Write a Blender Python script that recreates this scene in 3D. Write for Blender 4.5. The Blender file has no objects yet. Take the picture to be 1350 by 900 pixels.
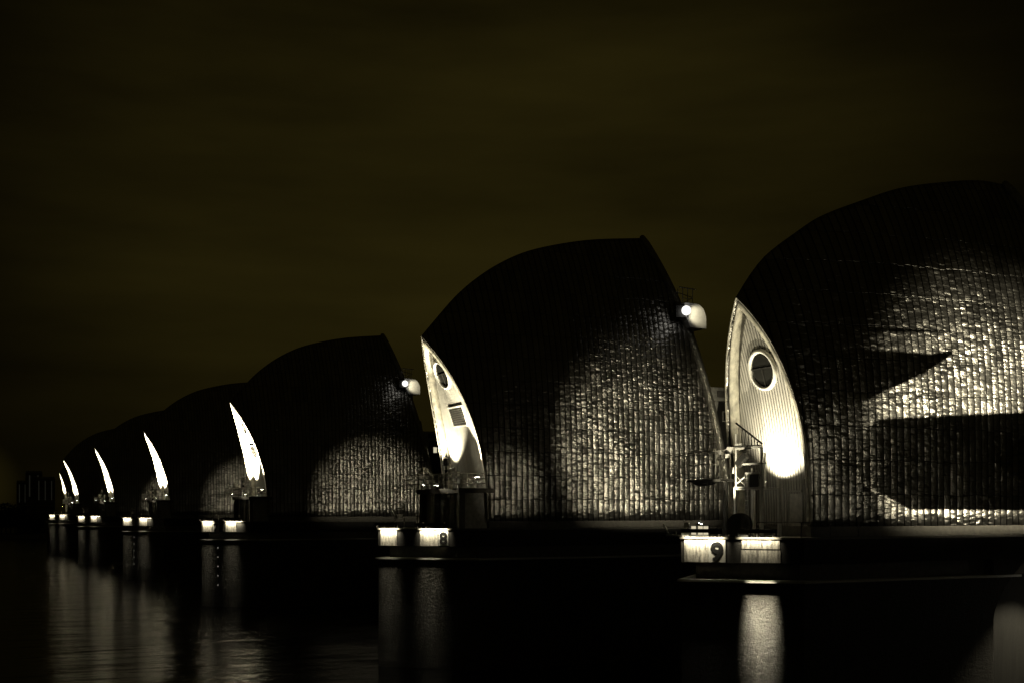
import bpy, math, random
from mathutils import Vector, Matrix
random.seed(7)
S = bpy.context.scene
COL = S.collection
R = math.radians

# ------------------------------------------------------------------ camera
cd = bpy.data.cameras.new('camera'); cam = bpy.data.objects.new('camera', cd); COL.objects.link(cam)
cam.location = (0, 0, 13.4); cam.rotation_euler = (R(90), 0, R(-26.05))
cd.sensor_width = 36; cd.lens = 1606/1350*36; cd.shift_y = (671-450)/1350
cd.clip_start = .5; cd.clip_end = 9000
S.camera = cam
# ------------------------------------------------------------------ exposure
S.view_settings.view_transform = 'Standard'; S.view_settings.look = 'None'
S.view_settings.exposure = 0; S.view_settings.gamma = 1; S.view_settings.use_curve_mapping = False
S.render.engine = 'CYCLES'
S.cycles.use_light_tree = True; S.cycles.max_bounces = 5; S.cycles.diffuse_bounces = 2
S.cycles.glossy_bounces = 3; S.cycles.sample_clamp_indirect = 3; S.cycles.use_denoising = True
S.cycles.caustics_reflective = False
# ------------------------------------------------------------------ night sky
W = bpy.data.worlds.new('World'); S.world = W; W.use_nodes = True
nt = W.node_tree; nt.nodes.clear()
def nn(t, typ, **k):
    n = t.nodes.new(typ)
    for a, v in k.items():
        if a.startswith('i_'):
            n.inputs[a[2:].replace('_', ' ')].default_value = v
        else: setattr(n, a, v)
    return n
def lk(t, a, b): t.links.new(a, b)
def fac_math(t, op, a, b=None, c=None, clamp=False):
    n = t.nodes.new('ShaderNodeMath'); n.operation = op; n.use_clamp = clamp
    for i, v in enumerate((a, b, c)):
        if v is None: continue
        if isinstance(v, (int, float)): n.inputs[i].default_value = v
        else: t.links.new(v, n.inputs[i])
    return n.outputs[0]
out = nn(nt, 'ShaderNodeOutputWorld'); bg = nn(nt, 'ShaderNodeBackground')
sky = nn(nt, 'ShaderNodeTexSky'); sky.sky_type = 'NISHITA'; sky.sun_disc = False
sky.sun_elevation = R(-4); sky.sun_rotation = R(200)
bw = nn(nt, 'ShaderNodeRGBToBW'); lk(nt, sky.outputs[0], bw.inputs[0])
tc = nn(nt, 'ShaderNodeTexCoord')
mp = nn(nt, 'ShaderNodeMapping'); mp.inputs['Scale'].default_value = (1.6, 1.6, 8); mp.inputs['Location'].default_value = (.3, .1, .55)
lk(nt, tc.outputs['Generated'], mp.inputs[0])
cl = nn(nt, 'ShaderNodeTexNoise', i_Scale=1.5, i_Detail=5.0, i_Roughness=.5); lk(nt, mp.outputs[0], cl.inputs['Vector'])
# the city's glow on the cloud base, over the middle of the river
dot = nn(nt, 'ShaderNodeVectorMath', operation='DOT_PRODUCT'); gd = Vector((.40, .87, .25)).normalized()
lk(nt, tc.outputs['Generated'], dot.inputs[0]); dot.inputs[1].default_value = gd
glow = nn(nt, 'ShaderNodeMapRange', interpolation_type='SMOOTHSTEP'); glow.inputs[1].default_value = .90; glow.inputs[2].default_value = 1.0
glow.inputs[3].default_value = .26; glow.inputs[4].default_value = 1.15
lk(nt, dot.outputs['Value'], glow.inputs[0])
cr = nn(nt, 'ShaderNodeMapRange'); cr.inputs[1].default_value = .3; cr.inputs[2].default_value = .72; cr.inputs[3].default_value = .42; cr.inputs[4].default_value = 1.25
lk(nt, cl.outputs['Fac'], cr.inputs[0])
v = fac_math(nt, 'MULTIPLY', glow.outputs[0], cr.outputs[0])
# patch of brighter haze low on the far-left skyline
dot2 = nn(nt, 'ShaderNodeVectorMath', operation='DOT_PRODUCT'); gd2 = Vector((.036, .999, .018)).normalized()
lk(nt, tc.outputs['Generated'], dot2.inputs[0]); dot2.inputs[1].default_value = gd2
gl2 = nn(nt, 'ShaderNodeMapRange', interpolation_type='SMOOTHSTEP'); gl2.inputs[1].default_value = .9992; gl2.inputs[2].default_value = 1.0
gl2.inputs[3].default_value = 0; gl2.inputs[4].default_value = .55
lk(nt, dot2.outputs['Value'], gl2.inputs[0])
v = fac_math(nt, 'ADD', v, gl2.outputs[0])
v = fac_math(nt, 'ADD', v, fac_math(nt, 'MULTIPLY', bw.outputs[0], .02))
mixc = nn(nt, 'ShaderNodeVectorMath', operation='SCALE'); mixc.inputs[0].default_value = (.0126, .0096, .0019)
lk(nt, v, mixc.inputs['Scale']); lk(nt, mixc.outputs[0], bg.inputs[0]); bg.inputs[1].default_value = 1.0
lk(nt, bg.outputs[0], out.inputs[0])

# ------------------------------------------------------------------ light levels
LC = (1.0, .90, .64)
P_SHELL8 = 26000; P_SHELL_FAR = 48000; P_SHELL9 = 72000
P_GABLE9 = 5200; P_GABLE = 14000
P_WALL = 42; P_PANEL = 62; P_STAR = 420
P_FARGAIN = 11

# ------------------------------------------------------------------ materials
def newmat(name):
    m = bpy.data.materials.new(name); m.use_nodes = True
    t = m.node_tree; b = t.nodes['Principled BSDF']
    return m, t, b
def simple(name, col, rough=.6, metal=0, noise=.25, scale=3., bump=.0, stretch=(1, 1, 1)):
    m, t, b = newmat(name)
    b.inputs['Roughness'].default_value = rough; b.inputs['Metallic'].default_value = metal
    c = nn(t, 'ShaderNodeTexCoord'); mpp = nn(t, 'ShaderNodeMapping'); mpp.inputs['Scale'].default_value = stretch
    lk(t, c.outputs['Object'], mpp.inputs[0])
    n = nn(t, 'ShaderNodeTexNoise', i_Scale=scale, i_Detail=6.0, i_Roughness=.6); lk(t, mpp.outputs[0], n.inputs['Vector'])
    r = nn(t, 'ShaderNodeValToRGB')
    r.color_ramp.elements[0].position = .3; r.color_ramp.elements[1].position = .7
    r.color_ramp.elements[0].color = tuple(x*(1-noise) for x in col)+(1,)
    r.color_ramp.elements[1].color = tuple(min(1, x*(1+noise)) for x in col)+(1,)
    lk(t, n.outputs['Fac'], r.inputs[0]); lk(t, r.outputs[0], b.inputs['Base Color'])
    if bump:
        n2 = nn(t, 'ShaderNodeTexNoise', i_Scale=scale*4, i_Detail=5.0); lk(t, mpp.outputs[0], n2.inputs['Vector'])
        bp = nn(t, 'ShaderNodeBump', i_Strength=.8, i_Distance=bump); lk(t, n2.outputs['Fac'], bp.inputs['Height']); lk(t, bp.outputs[0], b.inputs['Normal'])
    return m
def emis(name, col, s):
    m, t, b = newmat(name); b.inputs['Base Color'].default_value = (.02, .02, .02, 1)
    b.inputs['Emission Color'].default_value = tuple(col)+(1,); b.inputs['Emission Strength'].default_value = s
    return m

def cladding_mat():
    m, t, b = newmat('crumpled_steel_cladding')
    c = nn(t, 'ShaderNodeTexCoord'); s = nn(t, 'ShaderNodeSeparateXYZ'); lk(t, c.outputs['Object'], s.inputs[0])
    geo = nn(t, 'ShaderNodeNewGeometry')
    X, Y, Z = s.outputs
    sx = fac_math(t, 'DIVIDE', X, .54)
    ix = fac_math(t, 'FLOOR', sx); fx = fac_math(t, 'SUBTRACT', sx, ix)
    wn = nn(t, 'ShaderNodeTexWhiteNoise', noise_dimensions='1D'); lk(t, ix, wn.inputs['W'])
    zz = fac_math(t, 'DIVIDE', fac_math(t, 'ADD', Z, fac_math(t, 'MULTIPLY', wn.outputs['Value'], .14)), 2.05)
    iz = fac_math(t, 'FLOOR', zz); fz = fac_math(t, 'SUBTRACT', zz, iz)
    cid = nn(t, 'ShaderNodeCombineXYZ'); lk(t, ix, cid.inputs[0]); lk(t, iz, cid.inputs[1])
    wn2 = nn(t, 'ShaderNodeTexWhiteNoise', noise_dimensions='3D'); lk(t, cid.outputs[0], wn2.inputs['Vector'])
    # distance to seams
    ex = fac_math(t, 'MULTIPLY', fac_math(t, 'MINIMUM', fx, fac_math(t, 'SUBTRACT', 1.0, fx)), .54)
    ez = fac_math(t, 'MULTIPLY', fac_math(t, 'MINIMUM', fz, fac_math(t, 'SUBTRACT', 1.0, fz)), 2.05)
    seamx = nn(t, 'ShaderNodeMapRange', interpolation_type='SMOOTHSTEP'); seamx.inputs[1].default_value = .022; seamx.inputs[2].default_value = .06; lk(t, ex, seamx.inputs[0])
    seamz = nn(t, 'ShaderNodeMapRange', interpolation_type='SMOOTHSTEP'); seamz.inputs[1].default_value = .0; seamz.inputs[2].default_value = .04; lk(t, ez, seamz.inputs[0])
    # dents : noise offset per sheet, so they never run across a seam
    off = nn(t, 'ShaderNodeVectorMath', operation='SCALE'); off.inputs['Scale'].default_value = 3.5; lk(t, wn2.outputs['Color'], off.inputs[0])
    offx = nn(t, 'ShaderNodeVectorMath', operation='ADD'); lk(t, c.outputs['Object'], offx.inputs[0]); lk(t, off.outputs[0], offx.inputs[1])
    mp1 = nn(t, 'ShaderNodeMapping'); mp1.inputs['Scale'].default_value = (.42, .42, 1.5); lk(t, offx.outputs[0], mp1.inputs[0])
    n1 = nn(t, 'ShaderNodeTexNoise', i_Scale=1.5, i_Detail=2.0, i_Roughness=.45, i_Distortion=.4); lk(t, mp1.outputs[0], n1.inputs['Vector'])
    n2 = nn(t, 'ShaderNodeTexNoise', i_Scale=4.6, i_Detail=3.0, i_Roughness=.55, i_Distortion=.6); lk(t, offx.outputs[0], n2.inputs['Vector'])
    vr = nn(t, 'ShaderNodeTexVoronoi', feature='SMOOTH_F1', i_Scale=2.6); lk(t, offx.outputs[0], vr.inputs['Vector'])
    pil = fac_math(t, 'MULTIPLY', fac_math(t, 'MULTIPLY', fx, fac_math(t, 'SUBTRACT', 1.0, fx)), .15)
    mod = nn(t, 'ShaderNodeTexNoise', i_Scale=.22, i_Detail=2.0); lk(t, c.outputs['Object'], mod.inputs['Vector'])
    md = nn(t, 'ShaderNodeMapRange'); md.inputs[1].default_value = .35; md.inputs[2].default_value = .65; md.inputs[3].default_value = .45; md.inputs[4].default_value = 1.3; lk(t, mod.outputs['Fac'], md.inputs[0])
    h = fac_math(t, 'MULTIPLY', fac_math(t, 'MULTIPLY', n1.outputs['Fac'], .22), md.outputs[0])
    sp = nn(t, 'ShaderNodeSeparateXYZ'); lk(t, wn2.outputs['Color'], sp.inputs[0])
    tx = fac_math(t, 'MULTIPLY', fac_math(t, 'SUBTRACT', sp.outputs[0], .5), .09); tz = fac_math(t, 'MULTIPLY', fac_math(t, 'SUBTRACT', sp.outputs[1], .5), .26)
    h = fac_math(t, 'ADD', h, fac_math(t, 'MULTIPLY', fx, tx)); h = fac_math(t, 'ADD', h, fac_math(t, 'MULTIPLY', fz, tz))
    h = fac_math(t, 'ADD', h, fac_math(t, 'MULTIPLY', n2.outputs['Fac'], .046))
    h = fac_math(t, 'ADD', h, fac_math(t, 'MULTIPLY', vr.outputs['Distance'], .034))
    h = fac_math(t, 'ADD', h, pil)
    h = fac_math(t, 'ADD', h, fac_math(t, 'MULTIPLY', seamz.outputs[0], .03))
    bp = nn(t, 'ShaderNodeBump', i_Strength=1.0, i_Distance=1.0); lk(t, h, bp.inputs['Height']); lk(t, bp.outputs[0], b.inputs['Normal'])
    # colour: each sheet a slightly different steel, seams darker
    big = nn(t, 'ShaderNodeTexNoise', i_Scale=.35, i_Detail=4.0); lk(t, c.outputs['Object'], big.inputs['Vector'])
    val = fac_math(t, 'ADD', fac_math(t, 'MULTIPLY', wn2.outputs['Value'], .16), fac_math(t, 'MULTIPLY', big.outputs['Fac'], .30))
    val = fac_math(t, 'ADD', val, .22)
    sm = fac_math(t, 'MULTIPLY', seamx.outputs[0], fac_math(t, 'ADD', fac_math(t, 'MULTIPLY', seamz.outputs[0], .55), .45))
    val = fac_math(t, 'MULTIPLY', val, fac_math(t, 'ADD', fac_math(t, 'MULTIPLY', sm, .92), .08))
    cc = nn(t, 'ShaderNodeVectorMath', operation='SCALE'); cc.inputs[0].default_value = (1, .97, .9); lk(t, val, cc.inputs['Scale'])
    lk(t, cc.outputs[0], b.inputs['Base Color'])
    b.inputs['Metallic'].default_value = 1.0
    rg = fac_math(t, 'ADD', fac_math(t, 'MULTIPLY', big.outputs['Fac'], .25), .25); lk(t, rg, b.inputs['Roughness'])
    return m
def board_mat():
    m, t, b = newmat('painted_vertical_boards')
    c = nn(t, 'ShaderNodeTexCoord'); s = nn(t, 'ShaderNodeSeparateXYZ'); lk(t, c.outputs['Object'], s.inputs[0])
    sy = fac_math(t, 'DIVIDE', s.outputs[1], .25); iy = fac_math(t, 'FLOOR', sy); fy = fac_math(t, 'SUBTRACT', sy, iy)
    e = fac_math(t, 'MINIMUM', fy, fac_math(t, 'SUBTRACT', 1.0, fy))
    g = nn(t, 'ShaderNodeMapRange', interpolation_type='SMOOTHSTEP'); g.inputs[1].default_value = .03; g.inputs[2].default_value = .24; lk(t, e, g.inputs[0])
    wn = nn(t, 'ShaderNodeTexWhiteNoise', noise_dimensions='1D'); lk(t, iy, wn.inputs['W'])
    mp1 = nn(t, 'ShaderNodeMapping'); mp1.inputs['Scale'].default_value = (2, 2, .35); lk(t, c.outputs['Object'], mp1.inputs[0])
    n = nn(t, 'ShaderNodeTexNoise', i_Scale=1.6, i_Detail=7.0, i_Roughness=.65); lk(t, mp1.outputs[0], n.inputs['Vector'])
    val = fac_math(t, 'ADD', fac_math(t, 'MULTIPLY', wn.outputs['Value'], .05), fac_math(t, 'MULTIPLY', n.outputs['Fac'], .34))
    val = fac_math(t, 'ADD', val, .22); val = fac_math(t, 'MULTIPLY', val, fac_math(t, 'ADD', fac_math(t, 'MULTIPLY', g.outputs[0], .45), .55))
    cc = nn(t, 'ShaderNodeVectorMath', operation='SCALE'); cc.inputs[0].default_value = (1, .97, .88); lk(t, val, cc.inputs['Scale'])
    lk(t, cc.outputs[0], b.inputs['Base Color']); b.inputs['Roughness'].default_value = .55
    bp = nn(t, 'ShaderNodeBump', i_Strength=1.0, i_Distance=.11); lk(t, g.outputs[0], bp.inputs['Height']); lk(t, bp.outputs[0], b.inputs['Normal'])
    return m
def concrete_mat(name, base=.30, wet=False, stain=0):
    m, t, b = newmat(name)
    c = nn(t, 'ShaderNodeTexCoord')
    mp1 = nn(t, 'ShaderNodeMapping'); mp1.inputs['Scale'].default_value = (2.2, 2.2, .22); lk(t, c.outputs['Object'], mp1.inputs[0])
    st = nn(t, 'ShaderNodeTexNoise', i_Scale=1.5, i_Detail=6.0, i_Roughness=.7); lk(t, mp1.outputs[0], st.inputs['Vector'])
    gr = nn(t, 'ShaderNodeTexNoise', i_Scale=9.0, i_Detail=5.0, i_Roughness=.7); lk(t, c.outputs['Object'], gr.inputs['Vector'])
    mm = fac_math(t, 'ADD', fac_math(t, 'MULTIPLY', st.outputs['Fac'], .7), fac_math(t, 'MULTIPLY', gr.outputs['Fac'], .5))
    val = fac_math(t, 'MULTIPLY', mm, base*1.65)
    if stain:
        sr = nn(t, 'ShaderNodeMapRange'); sr.inputs[1].default_value = .40; sr.inputs[2].default_value = .56; sr.inputs[3].default_value = 1-stain*.75; sr.inputs[4].default_value = 1.1
        s2 = nn(t, 'ShaderNodeMapping'); s2.inputs['Scale'].default_value = (3.2, 3.2, .5); lk(t, c.outputs['Object'], s2.inputs[0])
        s3 = nn(t, 'ShaderNodeTexNoise', i_Scale=2.2, i_Detail=8.0, i_Roughness=.8); lk(t, s2.outputs[0], s3.inputs['Vector']); lk(t, s3.outputs['Fac'], sr.inputs[0])
        val = fac_math(t, 'MULTIPLY', val, sr.outputs[0])
    cc = nn(t, 'ShaderNodeVectorMath', operation='SCALE'); cc.inputs[0].default_value = (1, .95, .85); lk(t, val, cc.inputs['Scale'])
    lk(t, cc.outputs[0], b.inputs['Base Color'])
    b.inputs['Roughness'].default_value = .32 if wet else .85
    n3 = nn(t, 'ShaderNodeTexNoise', i_Scale=5.5 if wet else 14.0, i_Detail=6.0, i_Roughness=.75); lk(t, c.outputs['Object'], n3.inputs['Vector'])
    bp = nn(t, 'ShaderNodeBump', i_Strength=1.0, i_Distance=.7 if wet else .015); lk(t, n3.outputs['Fac'], bp.inputs['Height']); lk(t, bp.outputs[0], b.inputs['Normal'])
    return m
def water_mat():
    m, t, b = newmat('silty_river_water')
    c = nn(t, 'ShaderNodeTexCoord')
    b.inputs['Base Color'].default_value = (.030, .026, .015, 1); b.inputs['IOR'].default_value = 1.333
    mp1 = nn(t, 'ShaderNodeMapping'); mp1.inputs['Rotation'].default_value = (0, 0, R(26)); mp1.inputs['Scale'].default_value = (.30, 1.0, 1); lk(t, c.outputs['Object'], mp1.inputs[0])
    n1 = nn(t, 'ShaderNodeTexNoise', i_Scale=.16, i_Detail=5.0, i_Roughness=.62); lk(t, mp1.outputs[0], n1.inputs['Vector'])
    n2 = nn(t, 'ShaderNodeTexNoise', i_Scale=1.1, i_Detail=6.0, i_Roughness=.6); lk(t, mp1.outputs[0], n2.inputs['Vector'])
    h = fac_math(t, 'ADD', fac_math(t, 'MULTIPLY', n1.outputs['Fac'], .42), fac_math(t, 'MULTIPLY', n2.outputs['Fac'], .035))
    bp = nn(t, 'ShaderNodeBump', i_Strength=1.0, i_Distance=1.0); lk(t, h, bp.inputs['Height']); lk(t, bp.outputs[0], b.inputs['Normal'])
    r = fac_math(t, 'ADD', fac_math(t, 'MULTIPLY', n1.outputs['Fac'], .16), .09); lk(t, r, b.inputs['Roughness'])
    return m
M = dict(
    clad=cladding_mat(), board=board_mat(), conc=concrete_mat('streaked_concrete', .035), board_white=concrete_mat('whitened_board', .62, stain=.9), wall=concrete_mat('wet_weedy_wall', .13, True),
    deck=simple('deck_concrete', (.16, .15, .13), .8, bump=.01), soffit=simple('weathered_soffit_lining', (.42, .40, .33), .6, noise=.5, scale=1.6),
    white=simple('white_paint', (.72, .71, .66), .45, noise=.1), galv=simple('galvanised_steel', (.45, .44, .41), .4, .7, .25, 8),
    dark=simple('dark_painted_steel', (.03, .029, .026), .45, .2, .3), black=simple('black_paint', (.012, .012, .012), .5),
    fascia=simple('pale_fascia', (.5, .49, .44), .6, noise=.3), glass=simple('dark_glass', (.02, .02, .018), .06, 0, .1),
    vent=simple('vent_slat_metal', (.10, .095, .085), .5, .3), trim=simple('dented_edge_trim', (.5, .48, .42), .30, .7, .35, 1.1, .16),
    mud=simple('shore_mud', (.05, .045, .035), .5, 0, .4, .4, .1), leaf=simple('dark_foliage', (.05, .06, .03), .8, 0, .4, .6),
    bark=simple('bark', (.08, .06, .045), .9), brick=simple('far_building_render', (.18, .17, .14), .8, 0, .2, .2),
    lamp=emis('lamp_lens', (1, .93, .72), 60), globe=emis('globe_lamp_glass', (1, .97, .9), 1.6), small=emis('glint_dot_glow', (1, .93, .75), .4), lit=emis('lit_window', (1, .9, .62), .6),
    strip=emis('lit_stairwell_glass', (1, .95, .7), .007), water=water_mat(),
)

# ------------------------------------------------------------------ mesh helpers
class MB:
    def __init__(s): s.v = []; s.f = []
    def add(s, vs, fs):
        o = len(s.v); s.v += [tuple(p) for p in vs]; s.f += [tuple(i+o for i in f) for f in fs]; return s
    def box(s, c, d, rz=0, mat=None):
        x, y, z = (k/2 for k in d)
        m = mat or Matrix.Rotation(rz, 3, 'Z'); c = Vector(c)
        vs = [c + m @ Vector((a*x, b*y, e*z)) for a in (-1, 1) for b in (-1, 1) for e in (-1, 1)]
        return s.add(vs, [(0, 1, 3, 2), (4, 6, 7, 5), (0, 4, 5, 1), (2, 3, 7, 6), (0, 2, 6, 4), (1, 5, 7, 3)])
    def tube(s, a, b, r, n=8, r2=None):
        a, b = Vector(a), Vector(b); r2 = r if r2 is None else r2
        d = (b-a).normalized(); u = d.orthogonal().normalized(); w = d.cross(u)
        vs = []
        for p, q in ((a, r), (b, r2)):
            for i in range(n):
                t = 2*math.pi*i/n; vs.append(p + (u*math.cos(t)+w*math.sin(t))*q)
        fs = [(i, (i+1) % n, n+(i+1) % n, n+i) for i in range(n)] + [tuple(range(n))[::-1], tuple(range(n, 2*n))]
        return s.add(vs, fs)
    def sweep(s, pts, r, n=8):
        pts = [Vector(p) for p in pts]; vs = []
        for i, p in enumerate(pts):
            d = (pts[min(i+1, len(pts)-1)]-pts[max(i-1, 0)]).normalized(); w = Vector((1, 0, 0)).cross(d)
            w = w.normalized() if w.length > 1e-4 else Vector((0, 1, 0)); u = d.cross(w)
            for k in range(n): t = 2*math.pi*k/n; vs.append(p+(u*math.cos(t)+w*math.sin(t))*r)
        m = len(pts)
        return s.add(vs, [(i*n+k, i*n+(k+1) % n, (i+1)*n+(k+1) % n, (i+1)*n+k) for i in range(m-1) for k in range(n)]+[tuple(range(n))[::-1], tuple(range((m-1)*n, m*n))])
    def path(s, pts, r, n=8):
        for a, b in zip(pts, pts[1:]): s.tube(a, b, r, n)
        return s
    def prism(s, poly, z0, z1, poly2=None):
        n = len(poly); p2 = poly2 or poly
        vs = [(x, y, z0) for x, y in poly] + [(x, y, z1) for x, y in p2]
        return s.add(vs, [(i, (i+1) % n, n+(i+1) % n, n+i) for i in range(n)] + [tuple(range(n))[::-1], tuple(range(n, 2*n))])
    def sphere(s, c, r, n=12, m=8, sc=(1, 1, 1), zmin=-1):
        c = Vector(c); vs = []; a0 = math.asin(max(-1, zmin))
        for j in range(m+1):
            a = a0 + (math.pi/2-a0)*j/m
            for i in range(n):
                t = 2*math.pi*i/n
                vs.append(c+Vector((math.cos(a)*math.cos(t)*r*sc[0], math.cos(a)*math.sin(t)*r*sc[1], math.sin(a)*r*sc[2])))
        fs = [(j*n+i, j*n+(i+1) % n, (j+1)*n+(i+1) % n, (j+1)*n+i) for j in range(m) for i in range(n)]
        fs.append(tuple(range(n))[::-1])
        return s.add(vs, fs)
    def build(s, name, mat, parent=None, smooth=False):
        me = bpy.data.meshes.new(name); me.from_pydata(s.v, [], s.f); me.validate(); me.update()
        me.materials.append(mat)
        if smooth: me.polygons.foreach_set('use_smooth', [True]*len(me.polygons))
        import bmesh
        b = bmesh.new(); b.from_mesh(me); bmesh.ops.recalc_face_normals(b, faces=b.faces); b.to_mesh(me); b.free()
        o = bpy.data.objects.new(name, me); COL.objects.link(o)
        if parent: o.parent = parent
        return o
def tag(o, label, cat, group=None):
    o['label'] = label; o['category'] = cat
    if group: o['group'] = group
    return o
def struct(o): o['kind'] = 'structure'; return o
def thing(name, loc=(0, 0, 0), rz=0):
    o = bpy.data.objects.new(name, None); COL.objects.link(o); o.location = loc; o.rotation_euler = (0, 0, rz); o.empty_display_size = .5; return o
def copy_tree(o, parent=None):
    c = o.copy(); COL.objects.link(c)
    if parent: c.parent = parent
    for ch in list(o.children): copy_tree(ch, c)
    return c
def light(kind, name, parent, loc, target, power, size=.2, col=LC, **k):
    d = bpy.data.lights.new(name, kind); d.energy = power; d.color = col
    if kind == 'AREA':
        d.shape = 'RECTANGLE'; d.size = size[0]; d.size_y = size[1]
        if 'spread' in k: d.spread = k['spread']
    else: d.shadow_soft_size = size
    if kind == 'SPOT': d.spot_size = R(k.get('cone', 60)); d.spot_blend = k.get('blend', .3)
    o = bpy.data.objects.new(name, d); COL.objects.link(o); o.location = loc
    q = (Vector(target)-Vector(loc)).to_track_quat('-Z', 'Y'); o.rotation_euler = q.to_euler()
    if kind == 'AREA' and 'mat' in k: o.rotation_euler = k['mat'].to_euler()
    if parent: o.parent = parent
    return o

DECK = 11.8; BASE = 12.4
def interp(pts, x):
    if x <= pts[0][0]: return pts[0][1]
    n = len(pts)
    def slope(i):
        if i == 0: return (pts[1][1]-pts[0][1])/(pts[1][0]-pts[0][0])
        if i == n-1: return (pts[-1][1]-pts[-2][1])/(pts[-1][0]-pts[-2][0])
        return (pts[i+1][1]-pts[i-1][1])/(pts[i+1][0]-pts[i-1][0])
    for i in range(n-1):
        (a, b), (c, d) = pts[i], pts[i+1]
        if x <= c:
            h = c-a; t = (x-a)/h; m0, m1 = slope(i)*h, slope(i+1)*h
            return (2*t**3-3*t*t+1)*b+(t**3-2*t*t+t)*m0+(-2*t**3+3*t*t)*d+(t**3-t*t)*m1
    return pts[-1][1]
# ------------------------------------------------------------------ pier dimensions (x along the pier, y across it, origin on the centre line)
BIG = dict(apex=35.5, hw=6.5, rear=94, w=4.7, xf=43.7, lf=4.2, xr=69.0, lr=6.9,
    ridge=[(39.4, 28.4), (40.85, 30.1), (42.66, 32.13), (44.49, 33.75), (46.73, 35.29), (49.39, 36.63), (52.5, 37.61), (56.5, 38.48), (62.14, 39.18)])
SMALL = dict(apex=40.4, hw=5.0, rear=100, w=3.9, xf=46.8, lf=2.4, xr=74.5, lr=7.6,
    ridge=[(44.4, 26.25), (45.34, 27.56), (46.53, 28.86), (48.8, 30.47), (50.71, 31.66), (54.02, 33.02), (57.4, 34.24), (61.31, 35.09), (64.41, 35.56), (66.9, 35.56)])
FS = [1-(1-i/26)**1.0 for i in range(27)]
FS = [x**1.25 for x in FS]
def arch(f): return 1-(1-f)**3.5
def surf(D, s, f, side, off=0.):
    """point on the shell roof, s 0 front..1 rear, f 0 ridge..1 base, off = metres inside the outer skin"""
    xa = D['xf']-D['lf']*(1-f)**2; xb = D['xr']-D['lr']*(1-f)**1.25
    x = xa+(xb-xa)*s
    ax = (D['xf']-D['lf'])*(1-s)+(D['xr']-D['lr'])*s
    top = interp(D['ridge'], ax)-off*1.8
    y = max(0., D['w']-off)*arch(f)*side
    return Vector((x, y, BASE+(top-BASE)*(1-f)))
def shell_band(D, s0, s1, ns, o0, o1):
    mb = MB(); prof = [(-1, f) for f in reversed(FS)]+[(1, f) for f in FS[1:]]
    n = len(prof); vs = []
    for off in (o0, o1):
        for i in range(ns+1):
            s = s0+(s1-s0)*i/ns
            for sd, f in prof: vs.append(surf(D, s, f, sd, off))
    K = (ns+1)*n; fs = []
    for i in range(ns):
        for j in range(n-1):
            a = i*n+j; fs.append((a, a+1, a+n+1, a+n)); fs.append((K+a, K+a+n, K+a+n+1, K+a+1))
    for j in range(n-1):
        fs.append((j, K+j, K+j+1, j+1)); e = ns*n+j; fs.append((e, e+1, K+e+1, K+e))
    for i in range(ns):
        a = i*n; fs.append((a, a+n, K+a+n, K+a)); e = a+n-1; fs.append((e, K+e, K+e+n, e+n))
    return mb.add(vs, fs)
def gable_pt(D, f, u, dx=.8, off=.5):
    p = surf(D, 0, f, 1, off); return Vector((p.x+dx, p.y*u, p.z))
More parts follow.
